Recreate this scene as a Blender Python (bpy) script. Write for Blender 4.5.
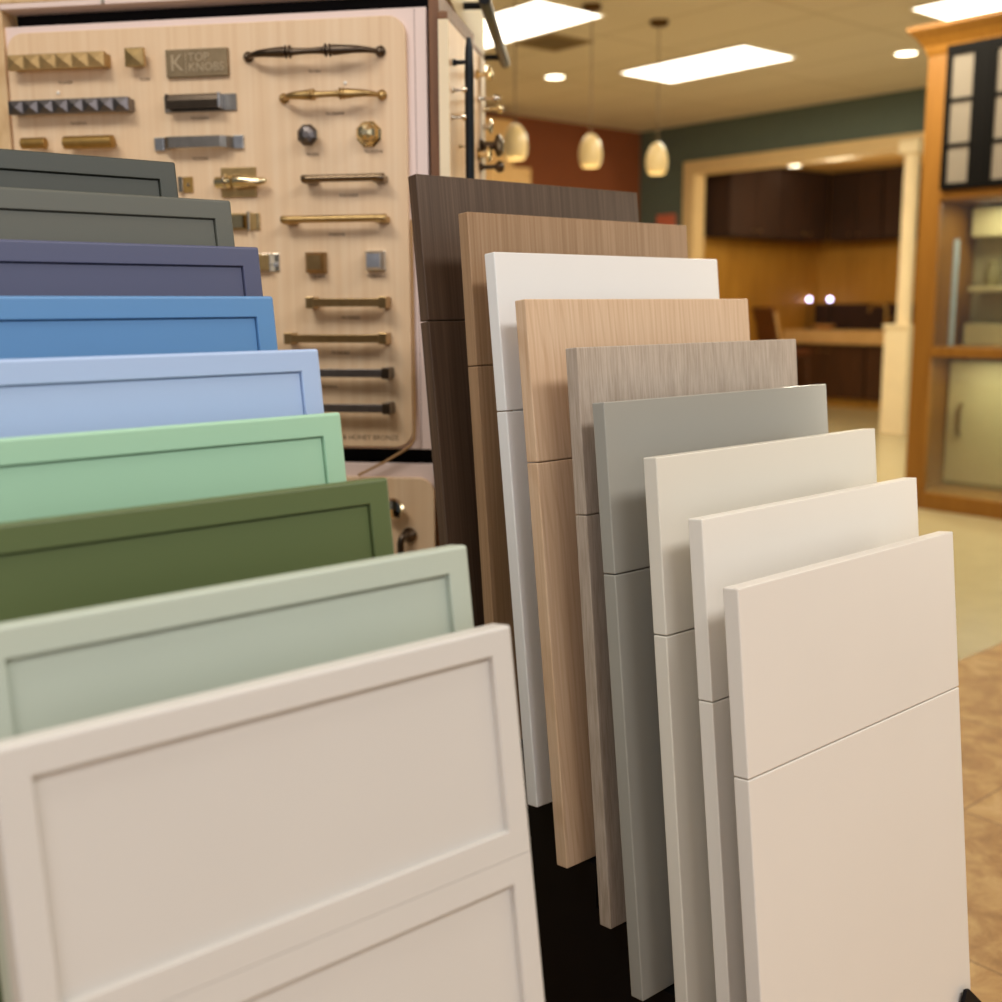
import bpy, bmesh, math, random
from mathutils import Vector, Matrix
random.seed(7)
S = bpy.context.scene
for o in list(bpy.data.objects): bpy.data.objects.remove(o)
C = S.collection
R = math.radians

# ------------------------------------------------------------------ camera
YAW, PITCH, ROLL = R(49.578), R(9.81), R(-0.31)
f0 = Vector((math.cos(YAW), math.sin(YAW), 0)); r0 = Vector((math.sin(YAW), -math.cos(YAW), 0)); z0 = Vector((0, 0, 1))
fw = f0*math.cos(PITCH) - z0*math.sin(PITCH); up0 = f0*math.sin(PITCH) + z0*math.cos(PITCH)
rt = r0*math.cos(ROLL) + up0*math.sin(ROLL); up = -r0*math.sin(ROLL) + up0*math.cos(ROLL)
cd = bpy.data.cameras.new('camera'); cam = bpy.data.objects.new('camera', cd); C.objects.link(cam)
m = Matrix((rt, up, -fw)).transposed().to_4x4(); m.translation = Vector((0, 0, 1.15)); cam.matrix_world = m
cd.sensor_width = 36; cd.lens = 36*1129.9/1002; cd.shift_x = .0001; cd.shift_y = -.0005; cd.clip_start = .02; cd.clip_end = 60
cd.dof.use_dof = True; cd.dof.focus_distance = 1.30; cd.dof.aperture_fstop = 4.0
S.camera = cam

# ------------------------------------------------------------------ world, lights, exposure
w = bpy.data.worlds.new('world'); S.world = w; w.use_nodes = True
w.node_tree.nodes['Background'].inputs[0].default_value = (1.0, .95, .88, 1)
w.node_tree.nodes['Background'].inputs[1].default_value = .14
S.view_settings.view_transform = 'Standard'; S.view_settings.look = 'None'
S.view_settings.gamma = 1; S.view_settings.use_curve_mapping = False
S.view_settings.exposure = -0.07

def area(name, loc, target, sx, sy, power, col):
    l = bpy.data.lights.new(name, 'AREA'); l.shape = 'RECTANGLE'; l.size = sx; l.size_y = sy
    l.energy = power; l.color = col
    o = bpy.data.objects.new(name, l); C.objects.link(o); o.location = loc
    o.rotation_euler = (Vector(target) - Vector(loc)).to_track_quat('-Z', 'Y').to_euler()
    return o
# ceiling troffers over the foreground (out of frame), daylight from windows behind-left, two unseen added fills, warm lamps at the back
area('troffer_light_near', (.5, -1.1, 2.93), (.5, -1.1, 0), 1.3, .7, 44, (.97, .97, 1.0))
area('troffer_light_side', (2.2, -1.1, 2.93), (2.2, -1.1, 0), 1.3, .7, 44, (1, .95, .88))
area('aisle_fill_light', (-.6, .9, 2.93), (-.6, .9, 0), .7, 1.3, 44, (1, .95, .88))  # unseen area light added over the aisle to brighten the hardware board
area('window_light', (-2.9, -1.9, 1.4), (1.0, .9, .8), 2.4, 2.2, 48, (.92, .88, .95))
area('window_light_behind', (-1.0, -3.6, 1.9), (.9, 1.0, .9), 2.4, 1.8, 12, (.95, .96, 1.0))
area('far_room_fill', (7.2, -1.6, 1.5), (7.2, 5, 1.7), 4.5, 2.4, 150, (1, .92, .72))  # unseen warm fill added to lift the far walls, ceiling and floor
area('troffer_light_back', (5.2, 3.45, 2.93), (5.2, 3.45, 0), .6, 1.2, 55, (1, .93, .74))
area('troffer_light_far', (7.2, 5.6, 2.93), (7.2, 5.6, 0), .6, 1.2, 70, (1, .93, .72))

# ------------------------------------------------------------------ materials
def lin(c):
    return tuple((x/255/12.92 if x/255 <= .04045 else ((x/255+.055)/1.055)**2.4) for x in c) + (1,)
def newmat(name):
    m = bpy.data.materials.new(name); m.use_nodes = True
    return m, m.node_tree, m.node_tree.nodes['Principled BSDF']
def coords(nt, scale=(1, 1, 1), loc=(0, 0, 0)):
    tc = nt.nodes.new('ShaderNodeTexCoord'); mp = nt.nodes.new('ShaderNodeMapping')
    mp.inputs['Scale'].default_value = scale; mp.inputs['Location'].default_value = loc
    nt.links.new(tc.outputs['Object'], mp.inputs['Vector']); return mp.outputs[0]
def ramp(nt, fac, stops):
    r = nt.nodes.new('ShaderNodeValToRGB'); nt.links.new(fac, r.inputs[0])
    e = r.color_ramp.elements
    while len(e) < len(stops): e.new(.5)
    for i, (p, c) in enumerate(stops): e[i].position = p; e[i].color = c
    return r.outputs[0]
def noise(nt, vec, scale, detail=4, rough=.55, dist=0):
    n = nt.nodes.new('ShaderNodeTexNoise'); n.inputs['Scale'].default_value = scale
    n.inputs['Detail'].default_value = detail; n.inputs['Roughness'].default_value = rough
    n.inputs['Distortion'].default_value = dist; nt.links.new(vec, n.inputs['Vector']); return n.outputs['Fac']
def mixc(nt, a, b, fac, mode='MULTIPLY'):
    x = nt.nodes.new('ShaderNodeMix'); x.data_type = 'RGBA'; x.blend_type = mode
    if isinstance(fac, float): x.inputs[0].default_value = fac
    else: nt.links.new(fac, x.inputs[0])
    for v, i in ((a, 6), (b, 7)):
        if isinstance(v, tuple): x.inputs[i].default_value = v
        else: nt.links.new(v, x.inputs[i])
    return x.outputs[2]
def bump(nt, bs, h, strength=.1, dist=.001):
    b = nt.nodes.new('ShaderNodeBump'); b.inputs['Strength'].default_value = strength; b.inputs['Distance'].default_value = dist
    nt.links.new(h, b.inputs['Height']); nt.links.new(b.outputs[0], bs.inputs['Normal'])
def paint(name, c, rough=.4, spec=.5, var=.03, metal=0, coat=0):
    m, nt, b = newmat(name); base = lin(c)
    v = coords(nt); n = noise(nt, v, 6, 3)
    lo = tuple(x*(1-var) for x in base[:3])+(1,); hi = tuple(min(1, x*(1+var)) for x in base[:3])+(1,)
    nt.links.new(ramp(nt, n, [(.3, lo), (.7, hi)]), b.inputs['Base Color'])
    b.inputs['Roughness'].default_value = rough; b.inputs['Metallic'].default_value = metal
    b.inputs['Specular IOR Level'].default_value = spec
    if coat: b.inputs['Coat Weight'].default_value = coat; b.inputs['Coat Roughness'].default_value = .08
    bump(nt, b, noise(nt, v, 400, 2), .04, .0004)
    return m
def metal(name, c, rough=.25):
    m, nt, b = newmat(name); base = lin(c); v = coords(nt)
    n = noise(nt, v, 60, 3)
    nt.links.new(ramp(nt, n, [(.3, tuple(x*.8 for x in base[:3])+(1,)), (.7, base)]), b.inputs['Base Color'])
    b.inputs['Metallic'].default_value = 1; b.inputs['Roughness'].default_value = rough
    return m
def wood(name, c1, c2, c3, fine=160, stretch=.02, figure=0.0, rough=.45, fscale=7, off=(0, 0, 0), bm=.15, contrast=(.32, .5, .68)):
    """vertical grain along local Z"""
    m, nt, b = newmat(name)
    v = coords(nt, (1, 1, stretch), off)
    n = noise(nt, v, fine, 5, .6)
    n2 = noise(nt, coords(nt, (1, 1, stretch*2.5), off), fine*.22, 4, .6, .3)
    mx = nt.nodes.new('ShaderNodeMix'); mx.inputs[0].default_value = .35
    nt.links.new(n, mx.inputs[2]); nt.links.new(n2, mx.inputs[3])
    col = ramp(nt, mx.outputs[0], [(contrast[0], lin(c1)), (contrast[1], lin(c2)), (contrast[2], lin(c3))])
    if figure:
        wv = nt.nodes.new('ShaderNodeTexWave'); wv.wave_type = 'RINGS'; wv.rings_direction = 'Y'
        wv.inputs['Scale'].default_value = fscale; wv.inputs['Distortion'].default_value = 9.0
        wv.inputs['Detail'].default_value = 3; wv.inputs['Detail Scale'].default_value = 1.2
        nt.links.new(coords(nt, (1.6, .5, .13), off), wv.inputs['Vector'])
        col = mixc(nt, col, ramp(nt, wv.outputs['Fac'], [(0, (.80, .71, .62, 1)), (.3, (1, 1, 1, 1)), (1, (1, 1, 1, 1))]), figure)
    nt.links.new(col, b.inputs['Base Color'])
    b.inputs['Roughness'].default_value = rough
    bump(nt, b, n, bm, .0006)
    return m
def emit(name, c, strength, rough=.5):
    m, nt, b = newmat(name); b.inputs['Base Color'].default_value = lin(c)
    b.inputs['Emission Color'].default_value = lin(c); b.inputs['Emission Strength'].default_value = strength
    b.inputs['Roughness'].default_value = rough; return m
def glass(name, tint=(240, 245, 240), fac=.12):
    m = bpy.data.materials.new(name); m.use_nodes = True; nt = m.node_tree; nt.nodes.clear()
    out = nt.nodes.new('ShaderNodeOutputMaterial'); t = nt.nodes.new('ShaderNodeBsdfTransparent')
    g = nt.nodes.new('ShaderNodeBsdfGlossy'); g.inputs['Roughness'].default_value = .03
    t.inputs[0].default_value = lin(tint); x = nt.nodes.new('ShaderNodeMixShader'); x.inputs[0].default_value = fac
    nt.links.new(t.outputs[0], x.inputs[1]); nt.links.new(g.outputs[0], x.inputs[2]); nt.links.new(x.outputs[0], out.inputs[0])
    return m

# ------------------------------------------------------------------ mesh helpers
def tri(bm): return bm
def box(bm, x0, x1, y0, y1, z0, z1, bev=0, seg=2):
    vs = [bm.verts.new(p) for p in ((x0,y0,z0),(x1,y0,z0),(x1,y1,z0),(x0,y1,z0),(x0,y0,z1),(x1,y0,z1),(x1,y1,z1),(x0,y1,z1))]
    fs = [bm.faces.new([vs[i] for i in q]) for q in ((0,3,2,1),(4,5,6,7),(0,1,5,4),(1,2,6,5),(2,3,7,6),(3,0,4,7))]
    if bev:
        es = list({e for f in fs for e in f.edges})
        bmesh.ops.bevel(bm, geom=es, offset=bev, segments=seg, affect='EDGES', profile=.5)
    return bm
def prism(bm, pts, axis, a, b, bev=0):
    """outline pts extruded along axis from a to b"""
    def P(p, t): return {'x': (t, p[0], p[1]), 'y': (p[0], t, p[1]), 'z': (p[0], p[1], t)}[axis]
    A = [bm.verts.new(P(p, a)) for p in pts]; B = [bm.verts.new(P(p, b)) for p in pts]
    n = len(pts); fs = [bm.faces.new(A), bm.faces.new(B[::-1])]
    for i in range(n): fs.append(bm.faces.new([A[i], B[i], B[(i+1) % n], A[(i+1) % n]]))
    bmesh.ops.recalc_face_normals(bm, faces=fs)
    if bev:
        es = list({e for f in fs[:2] for e in f.edges}); bmesh.ops.bevel(bm, geom=es, offset=bev, segments=2, affect='EDGES', profile=.5)
    return bm
def rrect(x0, x1, z0, z1, r, n=7):
    pts = []
    for cx, cz, a0 in ((x1-r, z1-r, 0), (x0+r, z1-r, 90), (x0+r, z0+r, 180), (x1-r, z0+r, 270)):
        for i in range(n+1):
            a = R(a0+90*i/n); pts.append((cx+r*math.cos(a), cz+r*math.sin(a)))
    return pts
def tube(bm, path, radii, n=14, flat=1.0):
    """swept round section along path, radius per point"""
    path = [Vector(p) for p in path]; rings = []
    if not hasattr(radii, '__len__'): radii = [radii]*len(path)
    prev = None
    for i, p in enumerate(path):
        t = (path[min(i+1, len(path)-1)] - path[max(i-1, 0)]).normalized()
        ref = Vector((0, 0, 1)) if abs(t.z) < .9 else Vector((1, 0, 0))
        if prev is None: a = t.cross(ref).normalized()
        else: a = (prev - t*prev.dot(t)).normalized()
        prev = a; b = t.cross(a)
        rings.append([bm.verts.new(p + (a*math.cos(2*math.pi*k/n) + b*flat*math.sin(2*math.pi*k/n))*radii[i]) for k in range(n)])
    fs = []
    for i in range(len(rings)-1):
        for k in range(n): fs.append(bm.faces.new([rings[i][k], rings[i][(k+1) % n], rings[i+1][(k+1) % n], rings[i+1][k]]))
    fs.append(bm.faces.new(rings[0][::-1])); fs.append(bm.faces.new(rings[-1]))
    bmesh.ops.recalc_face_normals(bm, faces=fs)
    return bm
def lathe(bm, prof, c=(0, 0, 0), axis='z', n=24, d=1):
    """profile (radius, height) revolved about the axis through c"""
    ax = {'x': Vector((1,0,0)), 'y': Vector((0,1,0)), 'z': Vector((0,0,1))}[axis]*d
    path = [Vector(c)+ax*h for r, h in prof]; c = Vector(c)
    u = Vector((0,0,1)) if axis != 'z' else Vector((1,0,0)); v = ax.cross(u)
    rings = [[bm.verts.new(c+ax*h+(u*math.cos(2*math.pi*(k+.5)/n)+v*math.sin(2*math.pi*(k+.5)/n))*max(r, 1e-4)) for k in range(n)] for r, h in prof]
    fs = []
    for i in range(len(rings)-1):
        for k in range(n): fs.append(bm.faces.new([rings[i][k], rings[i][(k+1) % n], rings[i+1][(k+1) % n], rings[i+1][k]]))
    fs.append(bm.faces.new(rings[0][::-1])); fs.append(bm.faces.new(rings[-1]))
    bmesh.ops.recalc_face_normals(bm, faces=fs)
    return bm
def obj(name, bm, mat, parent=None, smooth=False, **kw):
    me = bpy.data.meshes.new(name); bm.to_mesh(me); bm.free()
    me.materials.append(mat)
    if smooth:
        for p in me.polygons: p.use_smooth = True
        try: me.set_sharp_from_angle(angle=R(35))
        except Exception: pass
    o = bpy.data.objects.new(name, me); C.objects.link(o)
    if parent: o.parent = parent
    for k, v in kw.items(): o[k] = v
    return o
B = bmesh.new
def thing(name, label, cat, loc=(0,0,0), rz=0, rx=0, group=None):
    o = bpy.data.objects.new(name, None); C.objects.link(o); o.empty_display_size = .02
    o.location = loc; o.rotation_euler = (rx, 0, rz); o['label'] = label; o['category'] = cat
    if group: o['group'] = group
    return o
def struct(name, bm, mat): return obj(name, bm, mat, kind='structure')
def text(name, s, size, mat, parent, loc, extrude=.0003, rot=(R(90), 0, 0), align='CENTER', space=1.0):
    cu = bpy.data.curves.new(name, 'FONT'); cu.body = s; cu.size = size; cu.extrude = extrude; cu.align_x = align; cu.align_y = 'CENTER'
    cu.space_character = space; cu.resolution_u = 3
    t = bpy.data.objects.new(name+'_curve', cu); C.objects.link(t)
    me = bpy.data.meshes.new_from_object(t.evaluated_get(bpy.context.evaluated_depsgraph_get()))
    bpy.data.objects.remove(t)
    o = bpy.data.objects.new(name, me); C.objects.link(o); me.materials.clear(); me.materials.append(mat)
    o.location = loc; o.rotation_euler = rot; o.parent = parent
    return o

# ------------------------------------------------------------------ the room
XW, YR, ZC = 9.35, 8.63, 2.97
mt_cream_floor = paint('polished_cream_floor', (190, 174, 132), .22, .5, .05)
def tile_mat():
    m, nt, b = newmat('brown_stone_tile')
    v = coords(nt, (1, 1, 1), (-.14, -.05, 0))
    br = nt.nodes.new('ShaderNodeTexBrick'); br.offset = 0; br.inputs['Scale'].default_value = 1
    br.inputs['Brick Width'].default_value = .56; br.inputs['Row Height'].default_value = .56
    br.inputs['Mortar Size'].default_value = .0035; br.inputs['Mortar Smooth'].default_value = .3
    br.inputs['Color1'].default_value = (1, 1, 1, 1); br.inputs['Color2'].default_value = (.86, .86, .86, 1)
    br.inputs['Mortar'].default_value = (.55, .5, .45, 1); nt.links.new(v, br.inputs['Vector'])
    n = noise(nt, v, 9, 8, .7, .5)
    col = ramp(nt, n, [(.28, lin((146, 104, 54))), (.44, lin((180, 136, 78))), (.56, lin((202, 162, 102))), (.72, lin((222, 190, 136)))])
    nt.links.new(mixc(nt, col, br.outputs['Color'], 1.0), b.inputs['Base Color'])
    b.inputs['Roughness'].default_value = .4
    bump(nt, b, br.outputs['Fac'], -.3, .002)
    return m
def ceil_mat():
    m, nt, b = newmat('ceiling_tile')
    v = coords(nt, (1, 1, 1), (.0, .72, 0))
    br = nt.nodes.new('ShaderNodeTexBrick'); br.offset = 0; br.inputs['Scale'].default_value = 1
    br.inputs['Brick Width'].default_value = .65; br.inputs['Row Height'].default_value = 1.3
    br.inputs['Mortar Size'].default_value = .012; br.inputs['Color1'].default_value = lin((222, 209, 184)); br.inputs['Color2'].default_value = lin((218, 205, 179))
    br.inputs['Mortar'].default_value = lin((200, 185, 155)); nt.links.new(v, br.inputs['Vector'])
    nt.links.new(br.outputs['Color'], b.inputs['Base Color']); b.inputs['Roughness'].default_value = .9
    return m
struct('floor', box(B(), -4, 12.4, 1.73, 11, -.05, 0), mt_cream_floor)
struct('floor', box(B(), -4, 12.4, -4, 1.73, -.05, 0), tile_mat())
struct('ceiling', box(B(), -.5, XW, -1.5, YR, ZC, ZC+.05), ceil_mat())
m_green = paint('olive_green_paint', (92, 104, 94), .8); m_red = paint('rust_red_paint', (124, 64, 26), .8)
m_trim = paint('cream_trim_paint', (222, 192, 140), .5)
OY0, OY1, OZ = 5.3, 7.87, 2.485      # opening in the green wall
b = B(); box(b, XW, XW+.14, -1.5, OY0, 0, ZC); box(b, XW, XW+.14, OY1, YR, 0, ZC); box(b, XW, XW+.14, OY0, OY1, OZ, ZC)
struct('wall_right', b, m_green)
struct('wall_back', box(B(), -.5, XW+.14, YR, YR+.1, 0, ZC), m_red)
b = B()
box(b, XW-.03, XW, OY1, OY1+.13, 0, OZ+.115, .006); box(b, XW-.03, XW, OY0-.13, OY1, OZ, OZ+.115, .006)
box(b, XW-.03, XW, OY0-.13, OY0, 0, OZ, .006); box(b, XW-.02, XW+.15, OY1-.02, OY1, 0, OZ)
box(b, XW-.02, XW+.15, OY0, OY1-.02, OZ-.02, OZ); box(b, XW-.02, XW+.15, OY0, OY0+.02, 0, OZ-.02)
struct('trim_1', b, m_trim)
# alcove beyond the opening
m_alc = wood('alcove_dark_wood', (58, 26, 12), (74, 34, 14), (88, 44, 18), 30, .1, rough=.4)
m_bs = wood('alcove_honey_wood', (160, 112, 34), (176, 126, 42), (188, 138, 52), 20, .1, rough=.6)
b = B(); box(b, 11.73, 11.83, 4.2, 8.05, 0, 2.62); struct('wall_alcove_back', b, m_bs)
b = B(); box(b, XW+.14, 11.73, 7.96, 8.05, 0, 2.62); struct('wall_alcove_side', b, m_bs)
struct('ceiling', box(B(), XW+.14, 11.83, 4.2, 8.05, 2.6, 2.66), paint('alcove_ceiling_paint', (205, 160, 90), .8))
struct('wall_alcove_right', box(B(), XW+.14, 11.83, 4.1, 4.2, 0, 2.62), m_bs)

# ------------------------------------------------------------------ sample panels
WR, HR, SR, T = .428, .703, .195, .019
def slab(x0, x1, z0, z1, bev=.0013):
    b = B(); box(b, x0, x1, 0, T, z0, z1, bev, 2); return b
def shaker(x0, x1, z0, z1, rail=.0212, dep=.0032, bev=.0028, soft=False, joint=None):
    """slim-rail recessed door: one mesh with a raised frame round a sunk centre panel"""
    b = B()
    def rect(xa, xb, za, zb, y): return [b.verts.new(p) for p in ((xa, y, za), (xb, y, za), (xb, y, zb), (xa, y, zb))]
    o = rect(x0, x1, z0, z1, 0); i = rect(x0+rail, x1-rail, z0+rail, z1-rail, 0)
    k = .0001; gq = .0012
    if soft: dep = .005; k = .0002; gq = .0018
    gd = .0018 if not soft else .0003
    w1 = rect(x0+rail+k, x1-rail-k, z0+rail+k, z1-rail-k, dep+gd)
    w2 = rect(x0+rail+gq, x1-rail-gq, z0+rail+gq, z1-rail-gq, dep+gd); r = rect(x0+rail+gq+k, x1-rail-gq-k, z0+rail+gq+k, z1-rail-gq-k, dep); q = rect(x0, x1, z0, z1, T)
    for a, c in ((o, i), (i, w1), (w1, w2), (w2, r), (q, o)):
        for j in range(4): b.faces.new([a[j], a[(j+1) % 4], c[(j+1) % 4], c[j]])
    b.faces.new(r); b.faces.new(q[::-1])
    bmesh.ops.recalc_face_normals(b, faces=b.faces)
    es = [e for e in b.edges if all(v in o for v in e.verts) or (e.verts[0] in o and e.verts[1] in q) or (e.verts[1] in o and e.verts[0] in q)]
    if soft: es = [e for e in es if not all(abs(v.co.z-joint) < 1e-6 for v in e.verts)]
    bmesh.ops.bevel(b, geom=es, offset=bev, segments=3, affect='EDGES', profile=.5)
    es = [e for e in b.edges if abs(e.verts[0].co.y) < 1e-6 and abs(e.verts[1].co.y) < 1e-6 and
          all(min(abs(v.co.x-x0-rail), abs(v.co.x-x1+rail)) < 1e-6 or min(abs(v.co.z-z0-rail), abs(v.co.z-z1+rail)) < 1e-6 for v in e.verts) and
          all(x0+rail-1e-6 < v.co.x < x1-rail+1e-6 and z0+rail-1e-6 < v.co.z < z1-rail+1e-6 for v in e.verts)]
    bmesh.ops.bevel(b, geom=es, offset=.0008, segments=2, affect='EDGES', profile=.5)
    return b

# right stack: slab fronts (x, y, z of the top left front corner)
RP = [(.9283, 1.2619, 1.3239), (.9291, 1.1541, 1.2676), (.9139, 1.0838, 1.2146), (.9082, 1.0201, 1.1571), (.9188, .9429, 1.1016),
      (.9070, .8868, 1.0424), (.9069, .8075, .9878), (.9077, .7437, .9293), (.8835, .6763, .8717)]
RLEAN = [R(a) for a in (6.78, 4.93, 6.48, 6.29, 5.36, 6.08, 5.76, 6.00, 6.09)]
RYAW = [R(a) for a in (-.6, .14, -.15, .07, .12, -.35, -.03, .16, .38)]
LEANR, LEANL = R(5.99), R(7.68)
RM = [wood('dark_walnut_laminate', (66, 48, 35), (84, 65, 50), (104, 83, 66), 330, .010, rough=.38, contrast=(.34, .5, .66)),
      wood('brown_elm_laminate', (138, 106, 74), (158, 127, 95), (176, 145, 114), 300, .012, rough=.4, off=(.3, 0, .2), contrast=(.34, .5, .66)),
      paint('bright_white_lacquer', (233, 233, 230), .28, .5, .01),
      wood('natural_oak_laminate', (202, 168, 134), (212, 182, 149), (220, 192, 162), 300, .02, .4, .45, 20, (.21, 0, .13), contrast=(.34, .5, .66)),
      wood('grey_taupe_oak_laminate', (158, 143, 125), (174, 159, 143), (188, 174, 158), 420, .05, rough=.5, off=(.1, .2, 0), contrast=(.38, .5, .62)),
      paint('sage_grey_gloss', (160, 158, 148), .16, .5, .01, coat=.3),
      paint('linen_cream_lacquer', (217, 212, 198), .35, .5, .01),
      paint('warm_white_lacquer', (227, 222, 211), .35, .5, .01),
      paint('soft_white_lacquer', (221, 215, 205), .38, .5, .01)]
RL = ['dark walnut woodgrain slab door sample, tallest and rearmost of the right-hand rack',
      'medium brown woodgrain slab door sample standing just in front of the dark walnut one',
      'bright white slab door sample between the brown woodgrain and the pale oak ones',
      'pale natural oak slab door sample with arched grain, in front of the bright white one',
      'grey-taupe streaky woodgrain slab door sample in front of the pale oak one',
      'glossy sage-grey slab door sample, the only grey plain one in the right-hand rack',
      'linen cream slab door sample standing in front of the glossy sage-grey one',
      'warm white slab door sample, second from the front of the right-hand rack',
      'soft white slab door sample, frontmost and lowest of the right-hand rack']
g = .0012
for i, (x, y, z) in enumerate(RP):
    ln = RLEAN[i]; yw = RYAW[i]
    bx, by, bz = x+HR*math.sin(ln)*math.sin(yw), y-HR*math.sin(ln)*math.cos(yw), z-HR*math.cos(ln)
    t = thing('slab_door_sample', RL[i], 'cabinet door sample', (bx, by, bz), yw, -ln, 'slab door samples in the right-hand rack')
    obj('door_front', slab(0, WR, 0, HR-SR-g), RM[i], t)
    obj('drawer_front', slab(0, WR, HR-SR, HR), RM[i], t)
    obj('backing_strip', box(B(), .03, WR-.03, T, T+.003, HR-SR-.06, HR-SR+.06), RM[i], t)

WL, SL = .390, .182
LP = [(.5903, 1.2671, 1.3144), (.6098, 1.1741, 1.2661), (.6188, 1.1317, 1.2141), (.5859, 1.0454, 1.1606), (.5812, .9530, 1.1096),
      (.5725, .9030, 1.0521), (.5618, .8123, 1.0015), (.5725, .7153, .9547), (.5628, .6493, .9024)]
LYAW = [R(a) for a in (-.59, .02, -.21, -.08, .13, .61, -.44, -.65, -.35)]
LLEAN = [R(a) for a in (7.74, 7.62, 7.63, 7.55, 7.60, 7.53, 7.44, 7.77, 7.79)]
LC = [(63, 67, 60), (91, 93, 84), (79, 84, 112), (90, 139, 187), (166, 188, 222), (160, 201, 170), (88, 101, 60), (180, 189, 173), (204, 200, 192)]
LN = ['charcoal_green_paint', 'stone_grey_paint', 'navy_paint', 'mid_blue_paint', 'powder_blue_paint', 'mint_green_paint', 'olive_paint', 'pale_sage_paint', 'ivory_paint']
LL = ['dark charcoal-green framed door sample, rearmost of the left-hand rack',
      'stone grey framed door sample between the charcoal-green and the navy ones',
      'muted navy framed door sample in front of the stone grey one',
      'mid blue framed door sample between the navy and the powder blue ones',
      'powder blue framed door sample, palest of the blues',
      'mint green framed door sample between the powder blue and the olive ones',
      'dark olive green framed door sample behind the pale sage one',
      'pale sage framed door sample, second from the front of the left-hand rack',
      'ivory white framed door sample, frontmost and largest-looking of the left-hand rack']
for i, (x, y, z) in enumerate(LP):
    ln = LLEAN[i]; yw = LYAW[i]
    bx = x+HR*math.sin(ln)*math.sin(yw)-WL*math.cos(yw); by = y-HR*math.sin(ln)*math.cos(yw)-WL*math.sin(yw); bz = z-HR*math.cos(ln)
    mt = paint(LN[i], LC[i], .42, .5, .01); sf = i > 6
    t = thing('framed_door_sample', LL[i], 'cabinet door sample', (bx, by, bz), yw, -ln, 'framed door samples in the left-hand rack')
    obj('door_front', shaker(0, WL, 0, HR-SL-.0004, soft=sf, joint=HR-SL-.0004), mt, t)
    obj('drawer_front', shaker(0, WL, HR-SL, HR, soft=sf, joint=HR-SL), mt, t)

# stepped black racks carrying the samples
m_black = paint('black_laminate', (9, 7, 8), .6, .15, .05)
def rack(pts, leans, x0, x1, label, bracket=False):
    st = sorted([(y-HR*math.sin(l)-(.003 if bracket else 0), z-HR*math.cos(l)-.0028) for (_, y, z), l in zip(pts, leans)])      # front to back
    prof = [(st[0][0]-.016, 0), (st[0][0]-.016, st[0][1])]
    for a, c in zip(st, st[1:]):
        prof += [(c[0]-.012, a[1]), (c[0]-.012, c[1])]
    prof += [(st[-1][0]+.05, st[-1][1]), (st[-1][0]+.05, 0)]
    t = thing('stepped_rack', label, 'display rack', (0, 0, 0))
    t.location = (x0, st[0][0]-.016, 0)
    oy = st[0][0]-.016
    obj('stepped_base', prism(B(), [(p[0]-oy, p[1]) for p in prof], 'x', 0, x1-x0), m_black, t)
    if bracket:
        b = B(); prism(b, [(.391, -.15), (.391, .108), (.401, .124), (.409, .122), (.464, .068), (.464, -.15)], 'y', -.0065, -.0016, .001)
        e = obj('end_bracket', b, m_black, t); ln = leans[-1]
        e.location = (pts[-1][0]-x0, pts[-1][1]-HR*math.sin(ln)-oy, pts[-1][2]-HR*math.cos(ln)); e.rotation_euler = (-ln, 0, 0)
    return t
rack(RP, RLEAN, .945, 1.318, 'black stepped rack carrying the right-hand slab door samples', True)
rack(LP, LLEAN, .215, .545, 'black stepped rack under the left-hand painted framed door samples')

# ------------------------------------------------------------------ hardware display tower (local x along its front, y into it)
HX, HY, HA = 1.213, 1.659, R(-50)
def onboard(name, label, u, z, n=0, group=None, cat='cabinet pull'):
    x = HX + u*math.cos(HA) - n*math.sin(HA); y = HY + u*math.sin(HA) + n*math.cos(HA)
    return thing(name, label, cat, (x, y, z), HA, 0, group)
m_maple = wood('pale_maple_board', (226, 192, 152), (234, 204, 166), (240, 214, 180), 90, .012, rough=.4, bm=.05)
m_pink = paint('pinkish_white_laminate', (236, 216, 208), .5, .4, .01)
m_mrail = wood('maple_rail', (206, 170, 122), (220, 188, 142), (228, 200, 156), 60, .3, rough=.5)
m_brown = wood('brown_cabinet_side', (96, 60, 32), (118, 76, 42), (134, 90, 52), 40, .1, rough=.5)
m_cream = paint('cream_laminate', (226, 212, 176), .5)
tw = thing('hardware_display_tower', 'freestanding pale display tower behind the door samples, covered with cabinet hardware', 'display stand', (HX, HY, 0), HA)
obj('backing_panel', box(B(), -.767, .026, .012, .030, .890, 1.656, .001), m_pink, tw)
obj('lower_backing_panel', box(B(), -.767, .028, .012, .030, .05, .862, .001), m_pink, tw)
obj('carcass', box(B(), -.763, .030, .0505, .335, .03, 1.6895), m_black, tw)
obj('side_panel', box(B(), .0305, .0485, .014, .335, .03, 1.680), m_brown, tw)
obj('top_rail', box(B(), -.90, .046, .000, .05, 1.694, 1.72, .002), m_mrail, tw)
obj('rail_underside_strip', box(B(), -.765, .030, .000, .05, 1.684, 1.6935, .001), m_pink, tw)
obj('header_rail', box(B(), -.90, .046, -.004, .05, 1.721, 1.80, .002), m_mrail, tw)
obj('left_stile', box(B(), -.90, -.764, .002, .05, .03, 1.6835, .002), m_mrail, tw)
sc = obj('rail_screw', lathe(B(), [(.004, 0), (.004, .002), (.002, .004)], (-.562, .0, 1.688), 'y', 12, -1), metal('screw_steel', (220, 220, 220), .3), tw, True)
obj('backing_seam', box(B(), .0050, .0060, .0113, .0119, .892, 1.654), paint('grey_seam', (150, 130, 125), .6), tw)
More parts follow.
